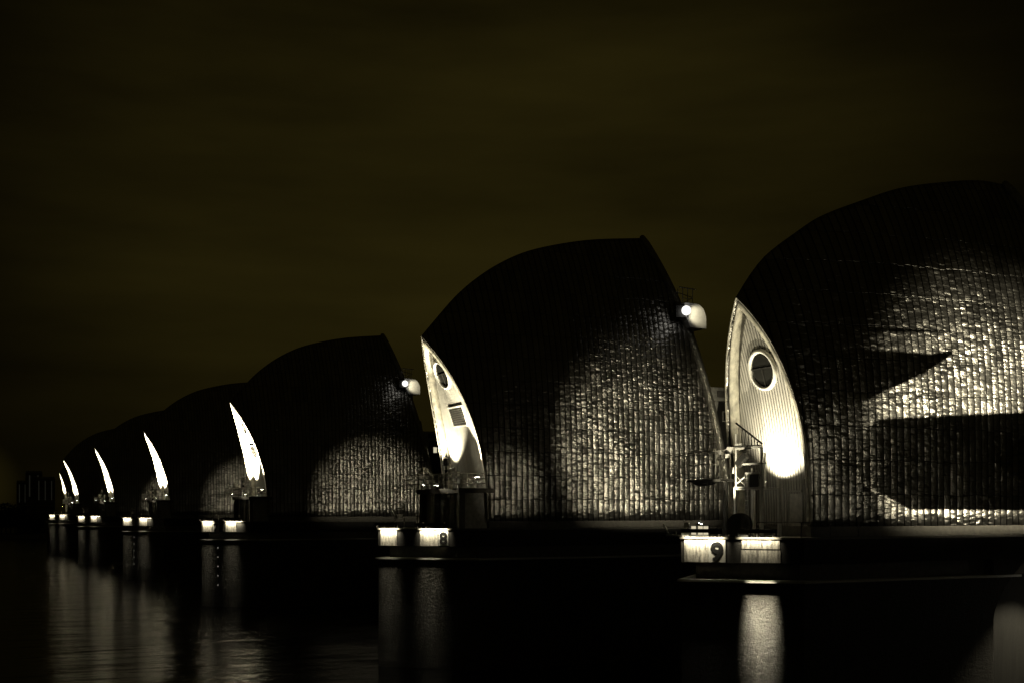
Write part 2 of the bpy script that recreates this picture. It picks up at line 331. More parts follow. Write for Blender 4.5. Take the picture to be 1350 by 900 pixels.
def build_shell(D, big):
    t = thing('shell_roofed_engine_house', (D['xf'], 0, DECK))
    def fix(o):     # keep the meshes in pier coordinates but parented to a base point
        o.location = (-D['xf'], 0, -DECK); return o
    fix(MB().prism([(D['xf']+.1, -D['w']+.15), (D['xr']-.2, -D['w']+.15), (D['xr']-.2, D['w']-.15), (D['xf']+.1, D['w']-.15)], DECK, BASE+.02).build('plinth', M['deck'], t))
    c = fix(shell_band(D, 0, 1, 44, 0, .15).build('roof', M['clad'], t, True))
    fix(shell_band(D, 0.004, .075, 3, .155, .45).build('soffit', M['soffit'], t, True))
    for nm, s in (('rear_edge_trim', 1.0), ('front_edge_trim', 0.0)):
        mb = MB()
        mb.sweep([surf(D, s, f, -1, .05) for f in reversed(FS)]+[surf(D, s, f, 1, .05) for f in FS[1:]], .38 if s else .07, 10)
        fix(mb.build(nm, M['trim'] if s else M['soffit'], t, True))
    # gable wall
    mb = MB(); us = [-1+2*i/16 for i in range(17)]; n = len(us); vs = []
    for dx in (.8, .98):
        for f in FS[:]:
            for u in us: vs.append(gable_pt(D, f, u, dx))
    K = len(FS)*n; fs = []
    for i in range(len(FS)-1):
        for j in range(n-1):
            a = i*n+j; fs += [(a, a+n, a+n+1, a+1), (K+a, K+a+1, K+a+n+1, K+a+n)]
    g = fix(mb.add(vs, fs).build('gable_wall', M['board'], t, False))
    # porthole
    def frame_at(z, y):
        top = D['ridge'][0][1]-.9; f = 1-(z-BASE)/(top-BASE)
        p = gable_pt(D, f, 0); q = gable_pt(D, f-.02, 0); e2 = (q-p).normalized(); e1 = Vector((0, -1, 0)); nrm = e1.cross(e2)
        if nrm.x > 0: nrm = -nrm
        return Vector((p.x, y, z)), e1, e2, nrm
    z, y, r = (25.2, 0, 1.2) if big else (21.9, -.1, 1.16)
    p, e1, e2, nr = frame_at(z, y)
    mb = MB(); N = 40; k = 8
    vs = [p+nr*.06+(e1*math.cos(a)+e2*math.sin(a))*(r+.13*math.cos(b))+nr*.16*math.sin(b) for a in [2*math.pi*i/N for i in range(N)] for b in [2*math.pi*j/k for j in range(k)]]
    mb.add(vs, [(i*k+j, i*k+(j+1) % k, ((i+1) % N)*k+(j+1) % k, ((i+1) % N)*k+j) for i in range(N) for j in range(k)])
    ph = fix(mb.build('porthole', M['white'], t, True))
    mb = MB(); vs = [p+nr*.03+(e1*math.cos(a)+e2*math.sin(a))*r for a in [2*math.pi*i/N for i in range(N)]]; vs += [q+nr*.03 for q in vs]
    mb.add(vs, [tuple(range(N)), tuple(range(N, 2*N))[::-1]]+[(i, (i+1) % N, N+(i+1) % N, N+i) for i in range(N)])
    mb.build('pane', M['glass'], ph)
    mb = MB(); mt = Matrix((e1, nr, e2)).transposed()
    mb.box(p+nr*.08+e2*.1, (2*r*.97, .06, .07), mat=mt); mb.box(p+nr*.08-e2*.5, (.09, .06, 2*r*.55), mat=mt)
    mb.build('glazing_bar', M['dark'], ph)
    # vent
    z, y, w_, h_ = (21.6, -.1, 3.0, 1.75) if big else (15.9, -3.0, .75, 1.25)
    p, e1, e2, nr = frame_at(z, y); mt = Matrix((e1, nr, e2)).transposed(); mb = MB()
    for sx in (-1, 1): mb.box(p+nr*.05+e1*sx*w_/2, (.12, .1, h_+.12), mat=mt)
    for sz in (-1, 1): mb.box(p+nr*.05+e2*sz*h_/2, (w_-.13, .1, .12), mat=mt)
    v = fix(mb.build('vent', M['white'], t)); mb = MB(); ns = 9 if big else 8
    for i in range(ns): mb.box(p+nr*.04+e2*(-h_/2+(i+.6)*h_/ns), (w_-.14, .06, h_/ns*.42), mat=mt)
    mb.build('slats', M['vent'], v); mb = MB(); mb.box(p+nr*.012, (w_-.1, .02, h_-.1), mat=mt); mb.build('backing', M['dark'], v)
    if not big:     # a door in the foot of the gable
        mb = MB(); x = D['xf']+.76
        for a in (-.62, .62): mb.box((x, -1.6+a, BASE+.9), (.08, .09, 2.3))
        mb.box((x, -1.6, BASE+2.1), (.3, 1.33, .09)); fix(mb.build('door_frame', M['galv'], t))
        mb = MB(); mb.box((x+.01, -1.6, BASE+.9), (.05, 1.14, 2.2)); d = fix(mb.build('door', M['fascia'], t))
    return t

def nose_poly(D, grow=0., x_end=None, w=None, taper=True):
    a, h = D['apex']-grow*1.3, D['hw']+grow; xe = D['rear'] if x_end is None else x_end
    pts = [(a, 0), (a+.55*h+0, -h*.575), (D['apex']+D['hw'], -h)]
    pts += [(xe-h*1.2, -h), (xe, 0), (xe-h*1.2, h)] if taper else [(xe, -h), (xe, h)]
    pts += [(D['apex']+D['hw'], h), (a+.55*h+0, h*.575)]
    return pts
SQ = math.sqrt(.5)
def NP(D, u, o, z):      # u metres along the near side of the pointed nose, o metres out from it
    return Vector((D['apex']+SQ*u-SQ*o, -SQ*u-SQ*o, z))
def nose_poly_s(D, grow=0., x_end=None, taper=True):     # straight 45-degree nose
    h = D['hw']+grow; a = D['apex']-grow*(math.sqrt(2)-1)-grow*0; a = D['apex']-grow*math.sqrt(2)
    k = a+h; xe = D['rear'] if x_end is None else x_end
    return [(a, 0), (k, -h)] + ([(xe-h, -h), (xe, 0), (xe-h, h)] if taper else [(xe, -h), (xe, h)]) + [(k, h)]
def build_hull(D, big, short=None):
    t = thing('concrete_river_pier', (D['apex']+D['hw'], 0, 0))
    def fix(o): o.location = (-(D['apex']+D['hw']), 0, 0); return o
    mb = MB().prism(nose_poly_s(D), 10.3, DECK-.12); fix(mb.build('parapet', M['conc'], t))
    mt = Matrix.Rotation(R(-45), 3, 'Z')
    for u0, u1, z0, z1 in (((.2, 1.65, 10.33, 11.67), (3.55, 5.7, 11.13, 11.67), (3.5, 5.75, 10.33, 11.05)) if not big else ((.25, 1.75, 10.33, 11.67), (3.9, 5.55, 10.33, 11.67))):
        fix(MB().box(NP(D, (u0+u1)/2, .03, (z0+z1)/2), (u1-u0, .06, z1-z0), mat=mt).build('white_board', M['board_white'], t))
    fix(MB().prism(nose_poly_s(D, .1), DECK-.12, DECK).build('deck_slab', M['deck'], t))
    fix(MB().prism(nose_poly_s(D, -.75), 9.3, 10.3).build('recessed_band', M['deck'], t))
    if short:
        fix(MB().prism(nose_poly_s(D, .20, short+2.2, False), 9.18, 9.32).build('ledge', M['white'], t))
        w = MB(); w.prism(nose_poly_s(D, -.02, short, False), -3, 9.16)
        h = D['hw']-.02
        n = 8; pr = [(short, 6.6)]+[(short+2.9*(i/n)**1.6, 6.6+3.7*i/n) for i in range(1, n+1)]+[(short, 10.3)]
        vs = [(x, -h, z) for x, z in pr]+[(x, h, z) for x, z in pr]; m = len(pr)
        fix(w.build('river_wall', M['wall'], t))
        hb = MB().add(vs, [tuple(range(m)), tuple(range(m, 2*m))[::-1]]+[(i, (i+1) % m, m+(i+1) % m, m+i) for i in range(m)])
        fix(hb.build('haunch', M['wall'], t))
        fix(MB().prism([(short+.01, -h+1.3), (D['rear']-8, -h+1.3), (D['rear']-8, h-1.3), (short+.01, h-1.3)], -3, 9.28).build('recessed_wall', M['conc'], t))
    else:
        fix(MB().prism(nose_poly_s(D, .20), 9.18, 9.32).build('ledge', M['white'], t))
        fix(MB().prism(nose_poly_s(D, -.02), -3, 9.16).build('river_wall', M['wall'], t))
    return t

def railing(pts, h=1.0, posts=1.6, rails=2, r=.03, mat='galv', name='railing', balusters=0):
    t = thing(name, pts[0]); o = Vector(pts[0]); mb = MB(); pb = MB()
    P = [Vector(p)-o for p in pts]
    for a, b in zip(P, P[1:]):
        L = (b-a).length; n = max(1, round(L/posts))
        for k in range(rails): mb.tube(a+Vector((0, 0, h*(k+1)/rails)), b+Vector((0, 0, h*(k+1)/rails)), r, 6)
        for i in range(n+1):
            if i or a is P[0]: MB().tube(a+(b-a)*i/n, a+(b-a)*i/n+Vector((0, 0, h)), r*1.2, 6).build('post', M[mat], t)
        if balusters:
            m = int(L/balusters)
            for i in range(m): q = a+(b-a)*(i+.5)/m; mb.tube(q+Vector((0, 0, .06)), q+Vector((0, 0, h)), r*.5, 4)
    mb.build('rails', M[mat], t)
    return t
def floodlight(name, loc, target, power, size=.12, cone=90, blend=.5, box=.4, stand=None, added_visor=0):
    """lamp housing on a yoke; loc = lamp position"""
    base = Vector(loc)-Vector((0, 0, .55 if stand is None else stand)); t = thing(name, base)
    l = Vector(loc)-base; d = (Vector(target)-Vector(loc)).normalized(); q = d.to_track_quat('-Z', 'Y').to_matrix()
    hb = MB(); hb.box(l-d*.14, (box, box*.75, .16), mat=q)
    for a in (-1, 1):
        hb.box(l+q@Vector((a*box/2, 0, -.02)), (.02, box*.75, .12), mat=q); hb.box(l+q@Vector((0, a*box*.375, -.02)), (box-.05, .02, .12), mat=q)
    hb.build('housing', M['dark'], t)
    MB().box(l-d*.05, (box-.06, box*.75-.06, .02), mat=q).build('lens', M['lamp'], t)
    mb = MB(); mb.tube((0, 0, 0), l-d*.2, .035); mb.box((0, 0, .03), (.3, .3, .06)); mb.build('bracket', M['galv'], t)
    if added_visor:
        dh = Vector((d.x, d.y, 0)).normalized(); zr = math.atan2(dh.y, dh.x)
        MB().box(l+dh*.85-Vector((0, 0, added_visor)), (1.9, 2.6, .03), zr).build('added_visor', M['dark'], t)  # plate added to keep the beam off hull and deck below
    light('SPOT', 'spotlight', t, l+d*.03, l+d*5, power, size, cone=cone, blend=blend)
    return t
def wall_lamp(D, u, width, power, streak=0, cone=20, bw=2., bu=0.):
    """downlight batten on two arms over the pier's nose"""
    p = NP(D, u, .60, DECK+.35); t = thing('wall_downlight', NP(D, u, -.3, DECK)); o = Vector(t.location)
    mt = Matrix.Rotation(R(-45), 3, 'Z'); nrm = Vector((-SQ, -SQ, 0)); tv = Vector((SQ, -SQ, 0))
    l = p-o
    mb = MB(); mb.box(l+Vector((0, 0, .09)), (width, .42, .07), mat=mt)
    mb.box(l+nrm*.2, (width, .03, .18), mat=mt)
    for s in (-1, 1): mb.box(l+tv*s*width/2-Vector((0, 0, .09)), (.03, .40, .36), mat=mt)
    mb.build('hood', M['dark'], t)
    if streak: MB().box(l+nrm*.5+tv*bu+Vector((0, 0, .04)), (bw+.2, .36, .1), mat=mt).box(l+nrm*.36+tv*bu+Vector((0, 0, .14)), (.12, .5, .08), mat=mt).build('beam_housing', M['dark'], t)
    for s in (-.7, .7):
        mb = MB()
        mb.tube(l+tv*s*width/2+Vector((0, 0, .14)), tv*s*width/2+Vector((0, 0, .46)), .03); mb.tube(tv*s*width/2, tv*s*width/2+Vector((0, 0, .48)), .035)
        mb.build('arm', M['dark'], t)
    MB().box(l+Vector((0, 0, .03)), (width-.1, .12, .02), mat=mt).build('tube_lamp', M['lit'], t)
    # area lamp faces down, tipped to the wall
    z = Vector((0, 0, 1)); dirn = (-nrm*.8-z).normalized()
    xa = tv; za = -dirn; ya = za.cross(xa).normalized()
    light('AREA', 'downlight_source', t, l-nrm*.26-Vector((0, 0, .02)), (0, 0, 0), power, (width-.15, .12), spread=R(75), mat=Matrix((xa, ya, za)).transposed())
    if streak:
        q = l+nrm*.5-Vector((0, 0, .05)); dn = Vector((SQ*.22, SQ*.22, -1)).normalized(); zb = -dn; yb = zb.cross(tv).normalized()
        light('AREA', 'down_beam', t, q+tv*bu, (0, 0, 0), streak, (bw, .1), spread=R(cone), mat=Matrix((tv, yb, zb)).transposed())
    return t
def number_sign(D, u, txt, wid, hgt, z, Yc):
    p = NP(D, u, .05, z); t = thing('pier_number_sign', (p.x, p.y+Yc, z-hgt/2), R(-45))
    MB().box((0, 0, hgt/2), (wid, .06, hgt)).build('plate', M['white'], t)
    cu = bpy.data.curves.new('numeral', 'FONT'); cu.body = txt; cu.size = hgt*1.12; cu.offset = hgt*.045; cu.extrude = .012; cu.align_x = 'CENTER'
    tmp = bpy.data.objects.new('numeral', cu); COL.objects.link(tmp)
    dg = bpy.context.evaluated_depsgraph_get(); me = bpy.data.meshes.new_from_object(tmp.evaluated_get(dg)); bpy.data.objects.remove(tmp)
    me.materials.clear(); me.materials.append(M['black'])
    o = bpy.data.objects.new('numeral', me); COL.objects.link(o); o.parent = t
    o.rotation_euler = (R(90), 0, 0); o.location = (0, -.045, hgt*.10)
    return t

# ------------------------------------------------------------------ setting: water, far shore
mb = MB(); mb.add([(-6000, -400, 0), (6000, -400, 0), (6000, 7000, 0), (-6000, 7000, 0)], [(0, 1, 2, 3)])
struct(mb.build('river_water', M['water']))
mb = MB()
poly = [(-900, 560), (-60, 560), (-20, 590), (900, 640), (3000, 700), (3000, 1600), (-2500, 1600), (-2500, 560)]
mb.prism(poly, -1, 1.5, [(x, y+10) for x, y in poly]); struct(mb.build('far_river_bank', M['mud']))
mb = MB(); n = 26
pl = [(-60+26*math.cos(2*math.pi*i/n)*(1+.15*math.sin(5*i))-2, 305+13*math.sin(2*math.pi*i/n)*(1+.2*math.cos(3*i))) for i in range(n)]

# ------------------------------------------------------------------ the piers
PIERS = [(9, 60.0), (8, 98.7), (7, 170.7), (6, 242.7), (5, 314.7), (4, 386.7), (3, 447.0)]
WHO = {9: 'nearest pier, numbered 9', 8: 'second nearest pier, numbered 8', 7: 'third nearest pier, numbered 7', 6: 'fourth pier from the right',
       5: 'fifth pier from the right', 4: 'sixth pier from the right', 3: 'farthest and leftmost pier'}
def place(o, Y, label, cat, group=None, move=True):
    if move: o.location.y += Y
    tag(o, label, cat, group); return o

G_P = 'concrete piers across the river'; G_S = 'steel shell roofs on the piers'
# -- small pier (9), copied for the farthest one (3)
h9 = build_hull(SMALL, False, short=60.3); s9 = build_shell(SMALL, False)
h3 = copy_tree(h9); s3 = copy_tree(s9)
place(h9, 60, 'long dark concrete pier with a pointed nose, nearest pier, numbered 9', 'pier', G_P)
place(s9, 60, 'largest crumpled steel shell roof with pale round-windowed gable on pier 9', 'engine house', G_S)
place(h3, 447, 'dark concrete pier farthest away at the left end of the row', 'pier', G_P)
place(s3, 447, 'leftmost and farthest shell roof showing only a thin lit gable', 'engine house', G_S)

# -- big pier (8) and its copies
h8 = build_hull(BIG, True); s8 = build_shell(BIG, True)

def rear_house():
    t = thing('machinery_house', (70, 0, DECK)); mb = MB()
    mb.box((2.0, 0, 5.9), (9.5, 7.6, 11.8)); mb.build('walls', M['dark'], t)
    f = MB(); f.box((1.7, 0, 12.45), (11.6, 8.6, 1.25)); f.build('fascia', M['fascia'], t)
    f = MB()
    for x in (-2.4, 0, 2.4): f.box((x+.9, -4.34, 12.45), (1.8, .06, .62))
    f.build('name_board', M['deck'], t)
    for x in (-1.1, -.25):
        w = MB()
        for a in (-.33, .33): w.box((x+a, -3.86, 10.4), (.08, .1, .98))
        for a in (-.45, .45): w.box((x, -3.86, 10.4+a), (.58, .1, .08))
        fr = w.build('window', M['fascia'], t); MB().box((x, -3.83, 10.4), (.57, .04, .82)).build('pane', M['lit'], fr)
    b = MB(); vs = [(-3.9, -4.0, 11.8), (-2.0, -4.0, 11.8), (-2.6, -4.0, 9.0), (-3.9, -3.8, 11.8), (-2.0, -3.8, 11.8), (-2.6, -3.8, 9.0)]
    b.add(vs, [(0, 1, 2), (5, 4, 3), (0, 3, 4, 1), (1, 4, 5, 2), (2, 5, 3, 0)]); b.build('corner_bracket', M['fascia'], t)
    return t
def crane():
    t = thing('cab_lamp_crane', (65.3, -3.5, DECK)); z0 = 13.15
    mb = MB(); mb.tube((1.5, 0, 13.0), (1.2, 0, 14.6), .32); mb.tube((1.2, 0, 14.6), (.3, 0, 15.8), .16); mb.tube((.3, 0, 15.8), (.05, 0, 18.6), .12)
    mb.build('mast', M['galv'], t)
    # rounded cab
    c = MB(); pr = []
    for i in range(13):
        a = math.pi/2*i/12; pr.append((-.15+1.15*math.sin(a), 19.2+1.5*math.cos(a)))
    pr = [(-1.35, 20.7)]+pr+[(1.0, 18.45), (-.75, 18.45), (-1.35, 19.6)]; m = len(pr)
    vs = [(x, -.9, z) for x, z in pr]+[(x, .9, z) for x, z in pr]
    c.add(vs, [tuple(range(m)), tuple(range(m, 2*m))[::-1]]+[(i, (i+1) % m, m+(i+1) % m, m+i) for i in range(m)])
    c.build('cab', M['white'], t)
    f = MB()
    for x in (-1.3, -.75, -.2):
        f.tube((x, -.4, 20.7), (x, -.4, 22.2), .035); f.tube((x, .4, 20.7), (x, .4, 22.2), .035)
    f.tube((-1.7, -.4, 22.2), (.2, -.4, 22.1), .05); f.tube((-1.6, .4, 21.9), (.3, .4, 21.5), .04); f.tube((-1.3, -.4, 21.2), (-.2, -.4, 21.2), .03); f.tube((-1.3, -.4, 20.7), (-.2, -.4, 21.3), .03)
    f.build('mast_top_frame', M['galv'], t)
    MB().sphere((-1.5, -1.3, 19.9), .44, 16, 10).build('lamp_globe', M['globe'], t, True)
    MB().tube((-1.5, -1.2, 20.1), (-1.2, -.5, 20.6), .05).build('lamp_arm', M['galv'], t)
    m = MB(); m.tube((-1.93, -.95, 19.75), (-1.93, -.95, 20.05), .03); m.box((-1.6, -.72, 19.9), (1.1, .05, 1.1), R(-20)); m.build('added_lamp_shield', M['dark'], t)  # plate added to keep the globe's light off the roof
    light('SPOT', 'globe_light', t, (-1.5, -1.9, 19.9), (0, -.6, 19.6), P_STAR*.8, .2, cone=62, blend=.6)
    return t
def nose_platform():
    t = thing('raised_platform_block', (41, 0, DECK)); mb = MB()
    mb.box((1.6, 0, 3.2), (3.4, 9.6, .4)); mb.build('slab', M['deck'], t)
    mb = MB()
    for y in (-4.3, -2.2, 1.2, 4.3): MB().box((.35, y, 1.5), (.5, .5, 3.0)).build('column', M['deck'], t)
    mb = MB(); mb.box((1.9, 0, 1.5), (2.4, 8.6, 3.0)); mb.build('back_wall', M['fascia'], t)
    mb = MB(); mb.box((.66, -.5, 1.15), (.06, 1.5, 2.2)); mb.build('door', M['vent'], t)
    return t
def striped_post():
    t = thing('striped_beacon_post', (40.7, -2.6, DECK+3.4)); k = MB(); w = MB()
    for i in range(6): MB().tube((0, 0, i*.32), (0, 0, (i+1)*.32), .15, 10).build('band', M['white' if i % 2 else 'black'], t)
    l = MB(); l.tube((0, 0, 1.93), (0, 0, 2.0), .3, 12); l.tube((0, 0, 2.0), (0, 0, 2.6), .2, 10)
    for i in range(6): a = i*math.pi/3; l.tube((.27*math.cos(a), .27*math.sin(a), 2.0), (.27*math.cos(a), .27*math.sin(a), 2.65), .02, 5)
    l.tube((0, 0, 2.65), (0, 0, 2.72), .3, 12); l.tube((0, 0, 2.72), (0, 0, 3.2), .12, 8, .01); l.build('lantern', M['dark'], t)
    return t
def winch_frame():
    t = thing('mooring_davit', (36.9, -.3, DECK)); mb = MB()
    mb.tube((0, 0, 0), (0, 0, 1.5), .06); mb.tube((.9, .1, 0), (.9, .1, 2.0), .05); mb.tube((0, 0, 1.1), (-.45, 0, 1.9), .06); mb.tube((-.45, 0, 1.9), (-.1, 0, 2.0), .05)
    mb.tube((.1, 0, 1.75), (1.0, .1, 1.55), .06); mb.tube((0, 0, 1.15), (.9, .1, 1.15), .04); mb.box((.45, .05, .95), (.5, .3, .35))
    mb.build('frame', M['galv'], t); MB().tube((2.0, -.2, 0), (2.0, -.2, 1.05), .07).build('bollard_post', M['white'], t)
    return t
def clutter(seed):
    rnd = random.Random(seed); t = thing('deck_equipment_rack', (41.0, 0, DECK+3.4)); mb = MB(); m2 = MB()
    for i in range(9):
        x, y, z = rnd.uniform(-.2, .3), rnd.uniform(-.9, .9), rnd.uniform(.2, 1.8)
        MB().box((x, y, z), (rnd.uniform(.15, .4),)*3, rnd.uniform(0, 1)).build('box', M['white'], t); m2.tube((x, y, z), (x+rnd.uniform(-.3, .3), y+rnd.uniform(-.4, .4), z-.5), .03)
    for y in (-.8, .1, .8): m2.tube((.1, y, 0), (.1, y, 2.0), .04)
    m2.tube((.1, -.8, 1.9), (.1, .8, 1.7), .04)
    m2.build('frame', M['galv'], t); return t

protos = []
def P8(o, label, cat, group=None): protos.append((o, label, cat, group)); return o
P8(h8, 'dark boat-shaped concrete pier with lit nose, {w}', 'pier', G_P)
P8(s8, 'steel shell roof with lit pointed gable standing on the {w}', 'engine house', G_S)
P8(nose_platform(), 'dark raised platform in front of the gable of the {w}', 'platform', 'raised platforms on the piers')
P8(railing([(40.6, 4.6, DECK+3.4), (39.6, 4.6, DECK+3.4), (39.6, -4.6, DECK+3.4), (43.6, -4.6, DECK+3.4)] if 0 else [(39.85, 4.6, DECK+3.4), (39.85, -4.6, DECK+3.4), (44.0, -4.6, DECK+3.4)], 1.25, 1.5, 3, .035, balusters=.22),
   'thin metal railing round the raised platform of the {w}', 'railing', 'platform railings')
P8(striped_post(), 'black and white banded beacon post on the {w}', 'beacon post', 'banded beacon posts')
P8(winch_frame(), 'small mooring davit on the nose deck of the {w}', 'davit', 'mooring davits')
c1 = clutter(3); c1.location.y = -3.3
P8(c1, 'cluttered equipment rack at the near foot of the gable, {w}', 'equipment rack', 'equipment racks')
c2 = clutter(5); c2.location.y = 3.6
P8(c2, 'cluttered equipment rack at the far foot of the gable, {w}', 'equipment rack', 'equipment racks')
P8(rear_house(), 'dark machinery house with pale fascia behind the shell roof, {w}', 'building', 'machinery houses')
P8(crane(), 'pale rounded crane cab with bright globe lamp, {w}', 'crane', 'crane cabs with globe lamps')
P8(floodlight('gable_floodlight', (42.35, 3.6, DECK+3.85), (43.0, 1.4, 24.5), P_GABLE, .08, 70, .6), 'floodlight aimed up the far half of the gable, {w}', 'floodlight', 'gable floodlights')
P8(floodlight('gable_floodlight', (42.9, -4.1, DECK+4.4), (42.3, -2.7, 24.5), P_GABLE*1.6, .08, 50, .4), 'floodlight aimed up the near edge of the gable, {w}', 'floodlight', 'gable floodlights')
P8(floodlight('added_platform_light', (39.9, 0.6, DECK+3.75), (41.2, -2.2, DECK+5.2), 320, .04, 95, .8, .25, stand=.35), 'small added light on the raised platform shining on the banded post, {w}', 'floodlight', 'platform floodlights')  # lamp added to brighten the banded post and racks
P8(wall_lamp(BIG, 1.05, 1.75, P_PANEL*1.5, streak=P_WALL*.06, bw=1.4, bu=0), 'hooded downlight over the left lit patch, {w}', 'wall light', 'hooded downlights')
P8(wall_lamp(BIG, 5.2, 2.6, P_PANEL*2.2, streak=P_WALL*.08, bw=1.6, bu=-.4), 'hooded downlight over the right lit patch, {w}', 'wall light', 'hooded downlights')
for i, (num, Y) in enumerate(PIERS[5:0:-1]):
    for o, lab, cat, grp in protos:
        c = o if i == 4 else copy_tree(o)
        c.location.y += Y
        if grp is None: grp = cat+'s'
        tag(c, lab.replace('{w}', WHO[num]), cat, grp)
        if num == 8 and c.name.startswith('machinery_house'):
            for q in [g for ch in c.children for g in ch.children if g.name.startswith('pane')]:
                q.data = q.data.copy(); q.data.materials[0] = M['glass']
        if i < 4 and c.name.startswith('gable_floodlight'):       # the farther lamps are stronger
            for q in c.children:
                if q.type == 'LIGHT': q.data = q.data.copy(); q.data.energy *= P_FARGAIN
# number signs
SG = 'pier number signs'
for num, u, w_, h_ in ((8, 6.05, .85, 1.25), (7, 2.35, 1.0, 1.3), (6, 2.35, 1.0, 1.3), (5, 2.35, 1.0, 1.3), (4, 2.35, 1.0, 1.3)):
    tag(number_sign(BIG, u, str(num), w_, h_, 11.0 if num > 7 else 10.95, dict(PIERS)[num]), 'pale board with a bold black %d on the pier nose' % num, 'sign', SG)
tag(number_sign(SMALL, 2.12, '9', .98, 1.3, 10.98, 60), 'pale board with a bold black 9 on the nearest pier', 'sign', SG)
# small glowing dots standing in for glints of reflected light down pier walls
for num in (7, 6):
    p = NP(BIG, 2.7, .05, 0); t = thing('glint_dot_column', (p.x, p.y+dict(PIERS)[num], 2.6), R(-45))
    MB().box((0, 0, 2.9), (.08, .05, 6.0)).build('dot_backing', M['dark'], t)
    for k in range(5): MB().sphere((0, -.06, .4+k*1.28), .07, 8, 6).build('glint_dot', M['small'], t)
    tag(t, 'column of tiny glowing glint dots down the wall of the %s' % WHO[num], 'marker lights', 'glint dot columns')

# ------------------------------------------------------------------ pier 9 nose: lamps, tower, deck things (near)
Y9 = 60.0
def P9(o, label, cat, group=None): o.location.y += Y9; tag(o, label, cat, group); return o
P9(wall_lamp(SMALL, 1.35, 2.4, P_PANEL*1.6), 'hooded downlight left of the number 9 sign', 'wall light', 'hooded downlights')
P9(wall_lamp(SMALL, 4.5, 2.2, P_PANEL*.8, streak=P_WALL, cone=13, bw=1.5, bu=.15), 'hooded downlight over the bright patch right of the number 9', 'wall light', 'hooded downlights')
P9(floodlight('gable_floodlight', (45.95, -.55, 15.15), (47.0, -.7, 17.3), P_GABLE9, .10, 125, .9, stand=.6), 'floodlight on the tower blazing onto the gable of pier 9', 'floodlight', 'gable floodlights')
P9(floodlight('gable_floodlight', (42.9, 1.6, 12.6), (45.6, -.5, 19.0), 4200, .05, 58, .7, stand=.8), 'smaller floodlight on the nose deck throwing ladder shadows up the gable of pier 9', 'floodlight', 'gable floodlights')
def tower():
    t = thing('access_tower', (44.4, -1.2, DECK)); z = lambda a: a-DECK
    a = MB(); xs = (0, 1.3); ya, yb = 1.3, -1.2
    for x in xs:
        MB().box((x, ya, z(14.75)/2), (.17, .17, z(14.75))).build('leg', M['white'], t); MB().box((x, yb, z(15.2)/2), (.17, .17, z(15.2))).build('leg', M['white'], t)
    u = MB(); u.box((0, ya-.1, z(16.3)), (.13, .13, 3.3)); u.box((0, yb, z(16.1)), (.12, .12, 1.9)); u.box((0, .2, z(15.1)), (.1, .1, .9)); u.box((0, -.3, z(15.3)), (.09, .09, 1.1)); u.box((1.3, .2, z(15.8)), (.1, .1, 2.0))
    u.build('upper_posts', M['white'], t)
    b = MB()
    for zz, y0, y1 in ((14.7, ya, yb-.35), (15.55, .25, yb), (17.05, ya, yb), (16.1, .6, yb-.4), (17.3, ya, .6)): b.box((-.02, (y0+y1)/2, z(zz)), (.11, abs(y1-y0), .11))
    for x in (.65,): b.box((x, 0, z(14.62)), (1.5, 2.7, .06))
    b.tube((0, ya, z(13.9)+1), (0, .3, z(15.4)), .04); b.tube((0, ya, z(15.5)), (0, .2, z(14.7)), .04)
    b.build('beams', M['white'], t)
    s = MB(); s.tube((-.05, 1.2, z(18.6)), (-.05, -1.3, z(17.25)), .06); s.tube((-.05, 1.25, z(17.2)), (-.05, -1.3, z(17.15)), .04)
    for k in range(8): y = .9-k*.3; s.tube((-.05, y, z(17.2)), (-.05, y, z(17.25+1.3*(y+1.3)/2.5)), .03)
    s.build('stair_guard', M['dark'], t)
    l = MB()
    for y in (.28, -.12): l.tube((-.06, y, 0), (-.06, y, z(15.6)), .035)
    for k in range(13): l.tube((-.06, .28, .25+k*.27), (-.06, -.12, .25+k*.27), .022)
    l.build('ladder', M['galv'], t)
    q = MB(); q.box((-.1, .55, z(16.35)), (.3, 1.0, .4), mat=Matrix.Rotation(R(-35), 3, 'X')); q.box((0, -.6, z(15.1)), (.2, .8, .75)); q.build('control_box', M['dark'], t)
    return t
P9(tower(), 'white steel access tower with ladder before the floodlit gable of pier 9', 'tower', None)
def side_platform():
    t = thing('cantilever_platform', (44.9, 1.6, DECK)); z = lambda a: a-DECK
    mb = MB(); mb.box((0, 1.5, z(15.2)), (1.5, 3.6, .14)); mb.build('deck', M['dark'], t)
    mb = MB(); mb.sphere((0, 2.5, z(15.12)), .95, 20, 6, (.7, 1, .25)); mb.build('dish_pan', M['dark'], t, True)
    mb = MB(); mb.tube((0, .2, 0), (0, .2, z(15.1)), .16); mb.build('post', M['dark'], t)
    mb = MB(); mb.tube((-.6, 3.4, z(17.0)), (-.6, .3, z(17.0)), .03); mb.tube((-.6, 3.4, z(16.2)), (-.6, .3, z(16.2)), .03)
    for y in (3.3, 1.9, .4): mb.tube((-.6, y, z(15.2)), (-.6, y, z(17.1)), .03)
    mb.build('guard_rail', M['galv'], t); return t
P9(side_platform(), 'dark cantilevered platform left of the access tower on pier 9', 'platform')
c9 = clutter(11); c9.location = (44.9, 2.3, 15.27)
P9(c9, 'cluster of pale boxes on the cantilevered platform of pier 9', 'equipment rack', 'equipment racks')
